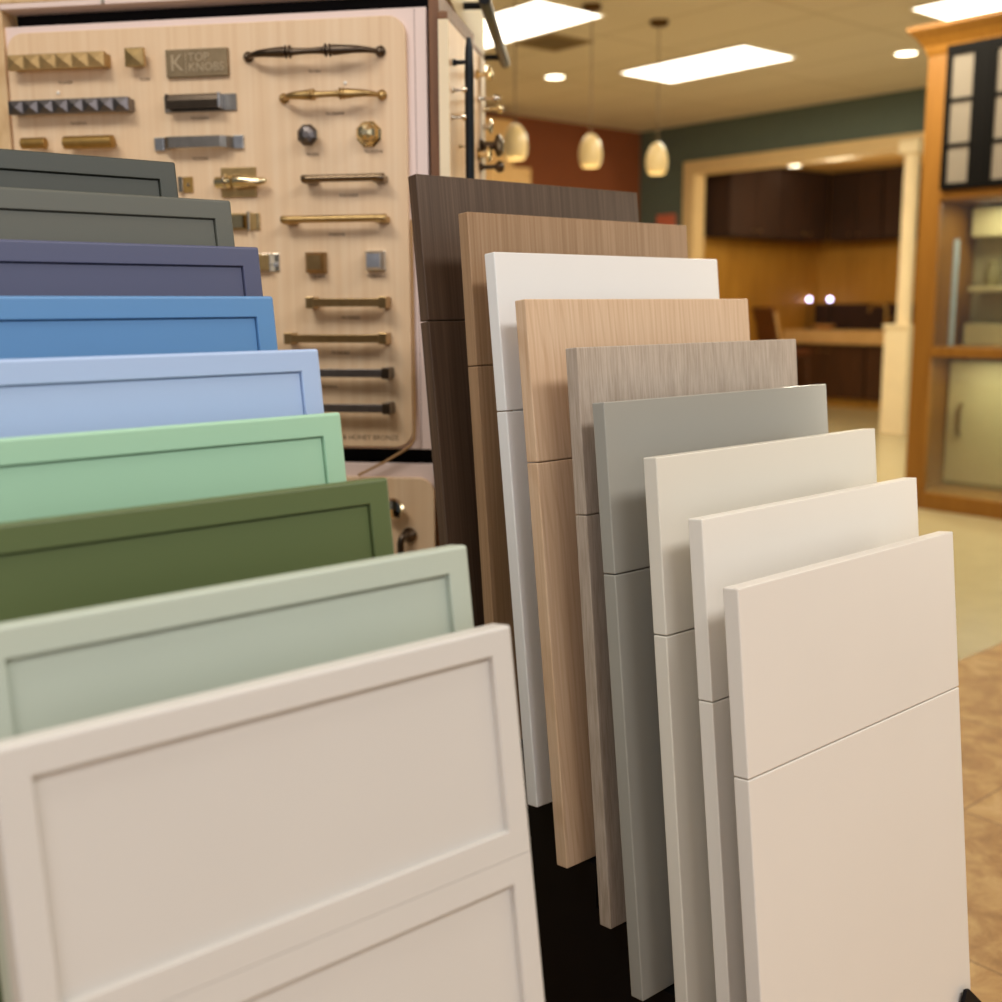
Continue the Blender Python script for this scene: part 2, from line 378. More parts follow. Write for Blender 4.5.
# side wing of the tower, standing back from the front
wg = obj('wing_board', box(B(), .050, .067, .0045, .335, .03, 1.632, .0015), m_maple, tw)
obj('wing_edge_strip', box(B(), .0495, .0675, .0, .004, .03, 1.632, .0008), paint('cream_edge_band', (240, 222, 186), .45), tw)
hp = obj('wing_header_panel', box(B(), -.011, 0, 0, .80, 0, .26), m_cream, tw); hp.location = (.058, .02, 1.690); hp.rotation_euler = (0, 0, R(5.4))
obj('wing_top_rail', box(B(), .049, .066, .0, .335, 1.6322, 1.645, .002), m_brown, tw)
obj('wing_back_strip', box(B(), .0675, .071, .290, .335, .03, 1.630, .002), paint('off_white_strip', (228, 214, 190), .5), tw)

# the maple boards screwed onto the tower
bd = onboard('hardware_board', 'large pale maple board with rows of brass and dark cabinet pulls', 0, .895, 0, cat='display board')
obj('board_panel', prism(B(), rrect(-.757, -.008, 0, .747, .032), 'y', 0, .0115, .0015), m_maple, bd)
m_ink = paint('grey_ink', (120, 92, 66), .7)
labs = [('TK205BR', -.645, 1.553), ('TK204', -.491, 1.553), ('TK207CO', -.625, 1.481), ('TK225ASH', -.390, 1.483), ('TK223AG', -.392, 1.413), ('TK1061', -.172, 1.555), ('TK1060HB', -.138, 1.483),
        ('TK1052', -.181, 1.415), ('TK1053HB', -.069, 1.417), ('TK812GBZ', -.117, 1.343), ('TK822HB', -.141, 1.276), ('TK3010', -.177, 1.202), ('TK3013AG', -.070, 1.202), ('TK703GBZ', -.119, 1.129), ('TK704GBZ', -.140, 1.066), ('TK705AG', -.163, 1.004), ('TK706AG', -.170, .945), ('TK5500HB', -.429, 1.333)]
for s, u, z in labs: text('printed_code', s, .0075, m_ink, bd, (u, -.0002, z-.895))
text('printed_heading', 'ASH GRAY & HONEY BRONZE', .0125, m_ink, bd, (-.119, -.0002, .9115-.895), space=1.0)
m_dot = paint('white_plastic_dot', (240, 235, 225), .3)
for u, z in ((-.66, 1.536), (-.117, 1.534)): obj('screw_cap', lathe(B(), [(.0032, 0), (.0030, .002), (.001, .003)], (u, 0, z-.895), 'y', 12, -1), m_dot, bd, True)
b2 = onboard('hardware_board', 'lower maple board with a chrome knob, seen right of the olive door sample', 0, .30, 0, cat='display board')
obj('board_panel', prism(B(), rrect(-.735, .030, 0, .538, .03), 'y', 0, .0115, .0015), m_maple, b2)

# metals
M_brass = metal('honey_brass', (190, 160, 108), .4); M_pol = metal('polished_brass', (242, 224, 180), .18)
M_bronze = metal('dark_bronze', (94, 82, 70), .32); M_ash = metal('ash_grey_metal', (150, 145, 138), .38)
M_gun = metal('gunmetal', (128, 122, 120), .36); M_abr = metal('antique_bronze', (164, 134, 90), .36)
M_nick = metal('polished_nickel', (224, 214, 196), .1); M_chr = metal('grey_chrome', (200, 202, 206), .3)
M_blk = metal('matte_black_metal', (44, 46, 48), .35); M_gold = metal('matte_gold', (180, 146, 86), .5)
GP = 'hardware mounted on the maple board'
def pyramid_pull(n, L, h, mat, label, u, z):
    t = onboard('pyramid_pull', label, u, z, 0, GP)
    b = B(); box(b, -L/2, L/2, -.028, -.018, -h/2, h/2, .0006); w_ = L/n
    for k in range(n):
        x0 = -L/2+k*w_; q = [b.verts.new(p) for p in ((x0+.001, -.0279, -h/2+.001), (x0+w_-.001, -.0279, -h/2+.001), (x0+w_-.001, -.0279, h/2-.001), (x0+.001, -.0279, h/2-.001))]
        a = b.verts.new((x0+w_/2, -.0318, 0))
        for j in range(4): b.faces.new([q[j], q[(j+1) % 4], a])
    obj('studded_bar', b, mat, t)
    for s in (-1, 1): obj('mounting_post', box(B(), s*(L/2-.009)-.007, s*(L/2-.009)+.007, -.018, 0, -h/2+.002, h/2-.001, .0006), mat, t)
pyramid_pull(6, .188, .026, metal('light_gold', (198, 168, 118), .6), 'brass pull studded with pyramids at the top left corner of the maple board', -.646, 1.5855)
pyramid_pull(8, .234, .024, M_gun, 'long dark pull studded with pyramids under the brass studded one', -.628, 1.508)
t = onboard('square_cabinet_knob', 'small square brass knob between the brass studded pull and the lettered plaque', -.497, 1.587, 0, GP, 'cabinet knob')
b = B(); box(b, -.018, .018, -.024, -.016, -.016, .016, .001)
q = [b.verts.new(p) for p in ((-.017, -.0238, -.015), (.017, -.0238, -.015), (.017, -.0238, .015), (-.017, -.0238, .015))]; a = b.verts.new((0, -.0262, 0))
for j in range(4): b.faces.new([q[j], q[(j+1) % 4], a])
obj('knob_head', b, M_brass, t); obj('knob_stem', box(B(), -.010, .010, -.016, 0, -.010, .010, .001), M_brass, t)
t = onboard('lettered_plaque', 'dark bronze plaque with a raised K and two lines of raised lettering', -.387, 1.5765, 0, GP, 'plaque')
obj('plate', box(B(), -.058, .058, -.008, 0, -.0235, .0235, .001), M_abr and metal('plaque_bronze', (150, 132, 104), .55), t)
m_pl = paint('plaque_letters', (176, 158, 128), .5)
text('raised_letter', 'K', .040, m_pl, t, (-.037, -.0085, -.001), .001)
obj('raised_bar', box(B(), -.0205, -.0193, -.0094, -.0078, -.017, .017), m_pl, t)
text('raised_lettering', 'TOP', .0205, m_pl, t, (-.0155, -.0085, .0085), .0008, align='LEFT'); text('raised_lettering', 'KNOBS', .0205, m_pl, t, (-.0155, -.0085, -.0085), .0008, align='LEFT')
# cup pull: frame flange with a hooded bowl
t = onboard('cup_pull', 'dark rectangular cup pull under the lettered plaque', -.386, 1.5085, 0, GP)
obj('flange', box(B(), -.068, .068, -.004, 0, -.0145, .0145, .0008), M_ash, t)
pr_ = [(-.001, -.012), (-.001, .0135), (-.018, .0135), (-.024, .010), (-.026, .002), (-.026, -.012), (-.0235, -.012), (-.0235, .002), (-.0215, .008), (-.017, .0115), (-.004, .0115), (-.004, -.012)]
obj('hood', prism(B(), pr_, 'x', -.052, .042), M_bronze, t)
obj('end_cheek', box(B(), .0421, .046, -.026, -.001, -.012, .0138, .0006), M_chr, t); obj('end_cheek', box(B(), -.056, -.0521, -.026, -.001, -.012, .0138, .0006), M_bronze, t)
# arched flat pull
def arch_pull(L, h, mat, label, u, z, rise=.026, foot=.02, name='arched_pull', endm=None):
    t = onboard(name, label, u, z, 0, GP)
    pts = [(-L/2, 0), (-L/2, -.004), (-L/2+foot*.6, -.006), (-L/2+foot, -rise+.006), (-L/2+foot*1.5, -rise), (L/2-foot*1.5, -rise), (L/2-foot, -rise+.006), (L/2-foot*.6, -.006), (L/2, -.004), (L/2, 0),
           (L/2-foot*.5, 0), (L/2-foot*1.05, -.004), (L/2-foot*1.6, -rise+.006), (-L/2+foot*1.6, -rise+.006), (-L/2+foot*1.05, -.004), (-L/2+foot*.5, 0)]
    b = B(); A = [b.verts.new((p[0], p[1], -h/2)) for p in pts]; D = [b.verts.new((p[0], p[1], h/2)) for p in pts]; n = len(pts)
    b.faces.new(A); b.faces.new(D[::-1])
    for i in range(n): b.faces.new([A[i], D[i], D[(i+1) % n], A[(i+1) % n]])
    bmesh.ops.recalc_face_normals(b, faces=b.faces)
    obj('handle', b, mat, t)
    for s in (-1, 1): obj('foot_pad', box(B(), s*(L/2-.003)-.009, s*(L/2-.003)+.009, -.007, 0, -h/2-.002, h/2+.002, .0008), endm or mat, t)
    return t
arch_pull(.157, .019, M_ash, 'grey flat pull with curved-in feet, below the dark cup pull', -.3915, 1.4395, endm=M_chr)
t = onboard('cylindrical_cabinet_knob', 'short matte gold cylindrical pull just above the charcoal-green door sample', -.700, 1.445, 0, GP, 'cabinet knob')
obj('barrel', lathe(B(), [(.009, 0), (.010, .001), (.010, .046), (.009, .047)], (-.024, -.026, 0), 'x', 20), M_gold, t, True); obj('post', lathe(B(), [(.005, 0), (.005, .02)], (.006, 0, 0), 'y', 12, -1), M_gold, t, True)
t = onboard('cylinder_pull', 'longer matte gold cylindrical pull beside the short one', -.592, 1.444, 0, GP)
obj('barrel', lathe(B(), [(.010, 0), (.0115, .001), (.0115, .094), (.010, .095)], (-.048, -.026, 0), 'x', 20), M_gold, t, True)
for s in (-1, 1): obj('post', lathe(B(), [(.005, 0), (.005, .018)], (s*.035, 0, 0), 'y', 12, -1), M_gold, t, True)
t = onboard('strike_plate', 'small brass plate with one screw, right of the charcoal-green door sample', -.423, 1.368, 0, GP, 'latch plate')
obj('plate', box(B(), -.001, .015, -.003, 0, -.014, .014, .0006), M_gold, t); obj('keeper_edge', box(B(), -.010, -.001, -.010, 0, -.014, .014, .0006), M_nick, t)
obj('screw', lathe(B(), [(.0035, 0), (.003, .002)], (.007, -.003, 0), 'y', 12, -1), M_nick, t, True)
# turn latch
t = onboard('turn_latch', 'polished brass turn latch with a pointed lever', -.320, 1.370, 0, GP, 'latch')
obj('mounting_plate', box(B(), -.033, .033, -.004, 0, -.026, .026, .0008), M_brass, t)
obj('latch_body', lathe(B(), [(.010, 0), (.0105, .001), (.0105, .028), (.008, .030)], (-.038, -.015, -.001), 'x', 20), M_pol, t, True)
for xx in (-.022, -.003): obj('collar', lathe(B(), [(.012, 0), (.0135, .001), (.0135, .004), (.012, .005)], (xx, -.015, 0), 'x', 20), M_nick, t, True)
obj('lever', tube(B(), [(0, -.018, 0), (.012, -.020, 0), (.03, -.021, -.001), (.045, -.020, -.001), (.055, -.019, 0), (.059, -.018, .001)], [.012, .0115, .0085, .0075, .005, .001], 16), M_pol, t, True)
# two catches
t = onboard('cabinet_catch', 'polished brass catch at the right edge of the stone grey door sample', -.311, 1.301, 0, GP, 'latch')
obj('catch_plate', box(B(), -.030, .028, -.003, 0, -.015, .015, .0006), M_brass, t)
obj('catch_lug', prism(B(), [(-.028, -.003), (-.028, -.012), (.000, -.016), (.004, -.003)], 'z', -.011, .011), M_pol, t); obj('catch_lip', box(B(), .008, .013, -.015, -.003, -.017, .017, .0008), M_nick, t); obj('catch_lip', box(B(), .024, .027, -.006, -.003, -.014, .014, .0004), M_pol, t)
t = onboard('cabinet_catch', 'nickel-faced catch at the right edge of the navy door sample', -.268, 1.228, 0, GP, 'latch')
obj('catch_plate', box(B(), -.03, .019, -.003, 0, -.016, .016, .0006), M_nick, t); obj('catch_lug', box(B(), -.028, .003, -.013, -.003, -.014, .014, .001), M_brass, t); obj('catch_lip', box(B(), .003, .006, -.014, -.003, -.0165, .0165, .0006), M_nick, t)
obj('screw', lathe(B(), [(.0045, 0), (.004, .002)], (.012, -.003, -.004), 'y', 12, -1), M_chr, t, True)
# ornate ringed pulls
def ornate(L, mat, label, u, z, k=1.0):
    t = onboard('ringed_arch_pull', label, u, z, 0, GP)
    H = .034; P = []; Q = []
    def r(s):
        a = abs(s)
        if a > .97: return .0072*k
        if a < .23: return .0052*k+.0012*(a/.23)**2
        if a < .37:
            x = (a-.23)/.14
            return (.0072, .0110, .0058, .0108, .0080)[min(4, int(x*5))]*k
        return (.0092-.0050*((a-.37)/.60))*k
    N_ = 160
    for i in range(N_+1):
        s = -1+2*i/N_; a = abs(s)
        x = s*L/2*(1 if a < .92 else 1)
        d = H*(1-max(0, (a-.55)/.45)**2.6*.85)
        P.append((x, -d, -.001)); Q.append(max(.0038, r(s)))
    obj('handle', tube(B(), P, Q, 16), mat, t, True)
    for s in (-1, 1): obj('rosette', lathe(B(), [(.009*k, 0), (.0095*k, .004), (.007*k, .008), (.003, .010)], (s*L/2, 0, 0), 'y', 16, -1), mat, t, True)
ornate(.240, M_bronze, 'long dark bronze arched pull with turned rings, at the top right of the board', -.172, 1.583)
ornate(.178, M_pol and M_brass, 'shorter brass arched pull with turned rings under the dark bronze one', -.140, 1.511, .95)
def oct_knob(mat, label, u, z, r=.0185):
    t = onboard('octagonal_knob', label, u, z, 0, GP, 'cabinet knob')
    obj('stem', lathe(B(), [(r*.55, 0), (r*.4, .006), (r*.4, .016), (r*.6, .02)], (0, 0, 0), 'y', 16, -1), mat, t, True)
    obj('faceted_head', lathe(B(), [(r*.7, .018), (r*1.05, .022), (r*1.02, .024), (r*.75, .029), (r*.32, .032)], (0, 0, 0), 'y', 8, -1), mat, t)
    return t
oct_knob(M_gun, 'dark faceted octagonal knob left of the brass one', -.182, 1.445); t = oct_knob(M_pol, 'polished brass octagonal knob on a wider rosette', -.076, 1.446, .0175)
obj('rosette', lathe(B(), [(.0235, 0), (.0235, .003), (.019, .006)], (0, 0, 0), 'y', 8, -1), M_pol, t)
def bar_pull(L, rad, mat, label, u, z, square=False, postm=None, name='bar_pull', stand=.028):
    t = onboard(name, label, u, z, 0, GP)
    if square: obj('bar', box(B(), -L/2+.006, L/2-.006, -stand-rad, -stand+rad*.6, -rad, rad, .0006), mat, t)
    else: obj('bar', lathe(B(), [(rad*.85, 0), (rad, .002), (rad*.93, .012), (rad*.93, L-.012), (rad, L-.002), (rad*.85, L)], (-L/2, -stand, 0), 'x', 20), mat, t, True)
    for s in (-1, 1):
        if square:
            obj('end_post', box(B(), s*(L/2-.007)-.007, s*(L/2-.007)+.007, -stand-rad-.001, 0, -rad*1.4, rad*1.4, .001), postm or mat, t)
        else:
            obj('end_post', box(B(), s*(L/2-.012)-.011, s*(L/2-.012)+.011, -stand, 0, -rad*1.1, rad*.6, .002), postm or mat, t)
bar_pull(.150, .0068, metal('brown_bronze', (128, 110, 88), .25), 'slim dark bronze bar pull under the two octagonal knobs', -.118, 1.3705)
bar_pull(.193, .0068, M_brass, 'longer honey bronze bar pull with rounded ends', -.137, 1.3015)
def sq_knob(mat, face, label, u, z, r, rim=None):
    t = onboard('square_cabinet_knob', label, u, z, 0, GP, 'cabinet knob')
    obj('base_plate', box(B(), -r*1.05, r*1.05, -.005, 0, -r*1.05, r*1.05, .001), rim or mat, t)
    b = B(); A = [b.verts.new(p) for p in ((-r, -.005, -r), (r, -.005, -r), (r, -.005, r), (-r, -.005, r))]; h = r*.72
    D = [b.verts.new(p) for p in ((-r, -.016, -r), (r, -.016, -r), (r, -.016, r), (-r, -.016, r))]; E_ = [b.verts.new(p) for p in ((-h, -.024, -h), (h, -.024, -h), (h, -.024, h), (-h, -.024, h))]
    for X_, Y_ in ((A, D), (D, E_)):
        for j in range(4): b.faces.new([X_[j], X_[(j+1) % 4], Y_[(j+1) % 4], Y_[j]])
    b.faces.new(E_); bmesh.ops.recalc_face_normals(b, faces=b.faces); obj('knob_head', b, face, t)
sq_knob(M_abr, M_abr, 'square antique bronze knob left of the silver one', -.178, 1.227, .0175)
sq_knob(metal('bright_silver', (236, 236, 230), .4), M_chr, 'square silver knob with a pale rim', -.068, 1.229, .0165)
bar_pull(.148, .0072, M_abr, 'antique bronze square bar pull directly under the two square knobs', -.117, 1.156, True, metal('warm_bronze', (176, 146, 100), .3), 'square_bar_pull')
bar_pull(.190, .0072, M_abr, 'longer antique bronze square bar pull, second of the square bars from the top', -.139, 1.0925, True, metal('warm_bronze', (176, 146, 100), .3), 'square_bar_pull')
bar_pull(.241, .0072, M_gun, 'dark grey square bar pull partly hidden by the powder blue door sample', -.161, 1.031, True, M_bronze, 'square_bar_pull')
bar_pull(.281, .0072, M_gun, 'lowest dark grey square bar pull, just above the printed heading', -.181, .968, True, M_bronze, 'square_bar_pull')
# lower board
t = onboard('round_cabinet_knob', 'polished round knob on the lower board beside the olive door sample', -.041, .784, 0, None, 'cabinet knob')
obj('stem', lathe(B(), [(.010, 0), (.006, .006), (.006, .016)], (0, 0, 0), 'y', 16, -1), M_gun, t, True)
obj('knob_head', lathe(B(), [(.008, .015), (.016, .018), (.0195, .023), (.016, .029), (.006, .032)], (0, 0, 0), 'y', 24, -1), M_nick, t, True)
t = onboard('drop_pull', 'small dark drop pull below the round knob on the lower board', -.017, .732, 0, None)
obj('rosette', lathe(B(), [(.013, 0), (.014, .004), (.010, .010), (.005, .015)], (0, 0, 0), 'y', 20, -1), M_bronze, t, True)
obj('drop_handle', tube(B(), [(0, -.010, 0), (-.004, -.018, .003), (-.009, -.024, -.002), (-.011, -.026, -.012), (-.011, -.026, -.035), (-.011, -.026, -.06)], [.006, .0068, .007, .0068, .0065, .0065], 12), M_bronze, t, True)
# thin cord hanging from the board's corner
b = B(); tube(b, [(-.0045, .006, 1.30), (-.0045, .005, 1.05), (-.004, .003, .96), (-.0035, -.002, .932), (-.004, -.004, .911), (-.012, -.005, .897), (-.030, -.006, .886), (-.060, -.006, .868), (-.112, -.004, .842)], .0024, 8)
o = obj('cord', b, paint('tan_cord', (176, 138, 92), .6), None, True); o.location = (HX, HY, 0); o.rotation_euler = (0, 0, HA)
o['label'] = 'thin tan cord curling from the lower right corner of the large maple board'; o['category'] = 'cord'

# wing hardware: mounted at u = .068 facing +u
def onwing(name, label, n, z, u=.068, cat='cabinet pull', group='hardware on the narrow side wing'):
    x = HX + u*math.cos(HA) - n*math.sin(HA); y = HY + u*math.sin(HA) + n*math.cos(HA)
    return thing(name, label, cat, (x, y, z), HA, 0, group)
t = onwing('appliance_pull', 'long vertical black pull on the side wing beside the white tower edge', .038, 1.30)
obj('bar', tube(B(), [(.028, 0, -.22), (.028, 0, -.2), (.028, 0, 0), (.028, 0, .25), (.028, 0, .290), (.028, 0, .308)], [.004, .008, .0083, .0083, .007, .004], 16), M_blk, t, True)
for zz in (-.17, .268): obj('post', tube(B(), [(0, 0, zz), (.008, 0, zz), (.028, 0, zz)], [.0065, .004, .004], 12), M_blk, t, True)
t = onwing('appliance_pull', 'thick black bar pull mounted level on the header above the side wing', .50, 1.735, .058-.094*.48)
t.rotation_euler = (0, 0, HA+R(5.4))
obj('bar', tube(B(), [(.045, -.215, 0), (.045, -.21, 0), (.045, .38, 0), (.045, .385, 0)], [.011, .012, .012, .010], 18), M_blk, t, True)
for nn in (-.165, .31): obj('post', tube(B(), [(0, nn, 0), (.045, nn, 0)], .0070, 14), M_blk, t, True)
def wing_knob(mat, label, n, z, L, r, name='knob'):
    t = onwing(name, label, n, z, .068, 'cabinet knob')
    obj('stem', lathe(B(), [(r*.8, 0), (r*.4, L*.15), (r*.4, L*.6), (r*.6, L*.66)], (0, 0, 0), 'x', 14), mat, t, True)
    obj('knob_head', lathe(B(), [(r*.5, L*.62), (r, L*.72), (r*1.05, L*.85), (r*.7, L*.97), (r*.2, L)], (0, 0, 0), 'x', 18), mat, t, True)
wing_knob(M_nick, 'small silver knob level with the top of the vertical black pull', .034, 1.521, .026, .006)
wing_knob(M_nick, 'small silver knob in the middle of the side wing, left of the vertical black pull', .024, 1.474, .026, .006)
wing_knob(M_pol, 'tiny brass knob on the side wing, lowest in view left of the black pull', .085, 1.433, .022, .005)
wing_knob(M_pol, 'polished knob near the top rear of the side wing under the black bar', .26, 1.590, .030, .012)
wing_knob(M_nick, 'clear-tipped finial knob sticking out furthest at the rear of the wing', .28, 1.548, .042, .008)
wing_knob(M_pol, 'brass finial knob below the clear-tipped one', .32, 1.535, .042, .009)
wing_knob(M_nick, 'bright round knob at the rear of the wing above the dark cup', .31, 1.500, .022, .014)
wing_knob(M_bronze, 'dark bronze cup-shaped knob at the rear of the wing', .30, 1.462, .044, .021)
wing_knob(M_pol, 'polished brass knob below the dark cup-shaped one', .27, 1.442, .026, .015)
wing_knob(M_bronze, 'dark oval knob with a bright tip, lowest at the rear of the wing', .29, 1.420, .048, .011)

# ------------------------------------------------------------------ ceiling fittings
m_tr = emit('troffer_diffuser', (255, 248, 232), 5.0); m_fr = paint('white_metal_frame', (236, 226, 200), .5)
def troffer(x0, x1, y0, y1, label):
    t = thing('ceiling_troffer', label, 'ceiling light', ((x0+x1)/2, (y0+y1)/2, ZC), 0, 0, 'flat ceiling troffers')
    a, c = (x1-x0)/2, (y1-y0)/2
    b = B()
    for q in ((-a-.02, -a, -c-.02, c+.02), (a, a+.02, -c-.02, c+.02), (-a, a, -c-.02, -c), (-a, a, c, c+.02)): box(b, q[0], q[1], q[2], q[3], -.012, 0)
    obj('frame', b, m_fr, t); obj('diffuser', box(B(), -a, a, -c, c, -.008, -.002), m_tr, t)
troffer(6.84, 7.45, 5.33, 6.54, 'bright rectangular ceiling light seen whole above the doorway')
troffer(4.88, 5.44, 5.36, 6.70, 'large bright ceiling light at the top, nearest the hardware display')
troffer(6.82, 7.52, 2.76, 4.02, 'bright ceiling light above the tall wooden cabinet, cut by the frame')
m_dl = emit('downlight_lens', (255, 244, 215), 8)
def downlight(x, y, z, label, r=.075):
    t = thing('round_downlight', label, 'ceiling light', (x, y, z), 0, 0, 'small round downlights')
    obj('trim_ring', lathe(B(), [(r+.02, 0), (r+.02, .006), (r+.004, .010), (r, .004), (r, 0)], (0, 0, 0), 'z', 32, -1), m_fr, t, True)
    obj('lens', lathe(B(), [(r-.001, .001), (r-.001, .006), (r*.8, .008)], (0, 0, 0), 'z', 32, -1), m_dl, t, True)
downlight(6.56, 7.00, ZC, 'round recessed ceiling light left of the whole rectangular one')
downlight(7.98, 4.73, ZC, 'round recessed ceiling light just left of the wooden cabinet crown')
downlight(5.86, 7.12, ZC, 'round recessed ceiling light half hidden behind the black bar pull')
downlight(10.45, 7.43, 2.6, 'round ceiling light inside the alcove beyond the cream doorway', .07)
t = thing('ceiling_vent', 'dark square air vent in the ceiling beside the nearest rectangular light', 'vent', (5.72, 6.12, ZC))
b = B()
for k in range(8): box(b, -.17, .17, -.16+k*.042, -.148+k*.042, -.010, 0)
obj('slats', b, paint('vent_slats', (120, 100, 66), .6), t)
b = B()
for q in ((-.2, -.17, -.2, .2), (.17, .2, -.2, .2), (-.17, .17, -.2, -.17), (-.17, .17, .17, .2)): box(b, *q, -.012, 0)
obj('frame', b, paint('vent_frame', (150, 128, 88), .6), t)
# pendants
m_shade = emit('amber_glass_shade', (214, 188, 134), .16, .3)
def pendant(x, label):
    t = thing('pendant_lamp', label, 'pendant lamp', (x, 5.25, 1.97), 0, 0, 'egg-shaped pendants in a row')
    obj('glass_shade', lathe(B(), [(.050, .035), (.060, .045), (.070, .075), (.074, .11), (.070, .15), (.060, .185), (.046, .21), (.028, .230), (.012, .238)], (0, 0, 0), 'z', 28), m_shade, t, True)
    obj('cord', tube(B(), [(0, 0, .238), (0, 0, .6), (0, 0, 1.0)], .004, 8), m_fr and paint('brown_cord', (120, 96, 60), .6), t, True)
    obj('canopy', lathe(B(), [(.062, 0), (.062, .015), (.05, .03), (.01, .035)], (0, 0, 1.0), 'z', 24, -1), metal('canopy_bronze', (100, 72, 40), .4), t, True)
    l = bpy.data.lights.new('pendant_bulb', 'POINT'); l.energy = 3; l.color = (1, .80, .5); l.shadow_soft_size = .06
    o = bpy.data.objects.new('pendant_bulb', l); C.objects.link(o); o.location = (x, 5.25, 1.90)
pendant(5.85, 'egg-shaped amber glass pendant in front of the green wall, right of the three')
pendant(5.23, 'egg-shaped amber glass pendant in front of the red wall, middle of the three')
pendant(4.60, 'egg-shaped amber glass pendant nearest the hardware wing, leftmost of the three')
def lamp(name, loc, e, col, r=.1):
    l = bpy.data.lights.new(name, 'POINT'); l.energy = e; l.color = col; l.shadow_soft_size = r
    o = bpy.data.objects.new(name, l); C.objects.link(o); o.location = loc
lamp('alcove_downlight_bulb', (10.0, 6.6, 2.15), 20, (1, .84, .54), .15)
lamp('alcove_downlight_bulb', (10.2, 5.5, 2.15), 16, (1, .84, .54), .15)

# ------------------------------------------------------------------ alcove contents
m_uc = wood('dark_cherry_wood', (40, 20, 8), (50, 26, 11), (60, 32, 14), 30, .1, rough=.85)
m_ct = wood('honey_counter_wood', (204, 160, 100), (218, 176, 116), (226, 186, 130), 30, .3, rough=.35)
m_base = wood('dark_base_wood', (60, 34, 14), (72, 42, 18), (84, 50, 24), 30, .1, rough=.5)
for k, (y0, y1) in enumerate(((4.9, 5.9), (5.92, 6.92), (6.94, 7.598))):
    t = thing('wall_cabinet', ['dark cherry wall cabinet at the right end beside the white column', 'dark cherry wall cabinet in the middle of the alcove back wall', 'dark cherry wall cabinet next to the alcove corner'][k], 'wall cabinet', (11.38, y0, 1.85))
    obj('body', box(B(), .02, .345, 0, y1-y0, 0, .745), m_uc, t)
    for j in range(2):
        a = j*(y1-y0)/2+.004; c = (j+1)*(y1-y0)/2-.004
        d = obj('door', box(B(), 0, .02, a, c,   .004, .74, .002), m_uc, t)
        obj('door_knob', lathe(B(), [(.008, 0), (.006, .012), (.014, .018), (.008, .026)], (0, (c-.05) if j == 0 else (a+.05), .06), 'x', 12, -1), M_abr, d, True)
for k, (x0, x1) in enumerate(((9.6, 10.5), (10.52, 11.378))):
    t = thing('wall_cabinet', ['dark cherry wall cabinet on the alcove side wall near the doorway', 'dark cherry wall cabinet on the alcove side wall beside the corner'][k], 'wall cabinet', (x0, 7.6, 1.85))
    obj('body', box(B(), 0, x1-x0, .02, .355, 0, .745), m_uc, t)
    for j in range(2):
        a = j*(x1-x0)/2+.004; c = (j+1)*(x1-x0)/2-.004
        d = obj('door', box(B(), a, c, 0, .02,   .004, .74, .002), m_uc, t)
        obj('door_knob', lathe(B(), [(.008, 0), (.006, .012), (.014, .018), (.008, .026)], ((c-.05) if j == 0 else (a+.05), 0, .06), 'y', 12, -1), M_abr, d, True)
for k, (y0, y1) in enumerate(((4.9, 5.88), (5.9, 6.88), (6.9, 7.94))):
    t = thing('base_cabinet', ['dark base cabinet at the right end beside the white column', 'dark base cabinet in the middle under the honey counter', 'dark base cabinet at the left end, behind the stool'][k], 'base cabinet', (11.12, y0, 0))
    obj('body', box(B(), .02, .60, 0, y1-y0, .10, .70), m_base, t)
    obj('toe_kick', box(B(), .05, .58, 0, y1-y0, 0, .0995), m_bs, t)
    for j in range(2):
        a = j*(y1-y0)/2+.004; c = (j+1)*(y1-y0)/2-.004
        d = obj('door', box(B(), 0, .02, a, c, .105, .695, .002), m_base, t)
        obj('door_knob', lathe(B(), [(.008, 0), (.006, .012), (.014, .018), (.008, .026)], (0, (c-.05) if j == 0 else (a+.05), .62), 'x', 12, -1), M_abr, d, True)
o = obj('countertop', box(B(), 11.08, 11.725, 4.9, 7.95, .7005, .85, .01), m_ct, label='thick honey-coloured wooden countertop in the alcove', category='countertop')
o = obj('splashback', box(B(), 11.69, 11.728, 4.9, 7.95, .8505, 1.145, .004), m_uc, label='dark low splashback strip along the back of the alcove counter', category='splashback')
m_spot = emit('spot_bulb', (225, 215, 255), 8)
for k, yy in enumerate((7.95, 7.62)):
    yy = (7.90, 7.62)[k]
    t = thing('spot_lamp', ['bright bluish little lamp on the alcove counter, left of the pair', 'bright bluish little lamp on the alcove counter, right of the pair'][k], 'lamp', (11.5, yy, .8501), 0, 0, 'two little bright lamps in the alcove')
    obj('stand', lathe(B(), [(.05, 0), (.05, .01), (.008, .02), (.008, .30), (.026, .31), (.03, .325)], (0, 0, 0), 'z', 16), M_bronze, t, True)
    obj('bulb', lathe(B(), [(.018, .325), (.025, .335), (.027, .35), (.018, .365), (.005, .373)], (0, 0, 0), 'z', 16), m_spot, t, True)
t = thing('kitchen_faucet', 'tall tan brass faucet on the alcove counter near the white column', 'faucet', (11.35, 6.80, .85))
obj('spout', tube(B(), [(0, 0, 0), (0, 0, .24), (0, .02, .27), (0, .06, .285), (0, .14, .28), (0, .20, .26), (0, .21, .20)], .017, 12), M_gold, t, True)
obj('base', lathe(B(), [(.035, 0), (.035, .02), (.02, .03)], (0, 0, 0), 'z', 16), M_gold, t, True); obj('lever', tube(B(), [(0, -.02, .10), (0, -.09, .15)], .01, 10), M_gold, t, True)
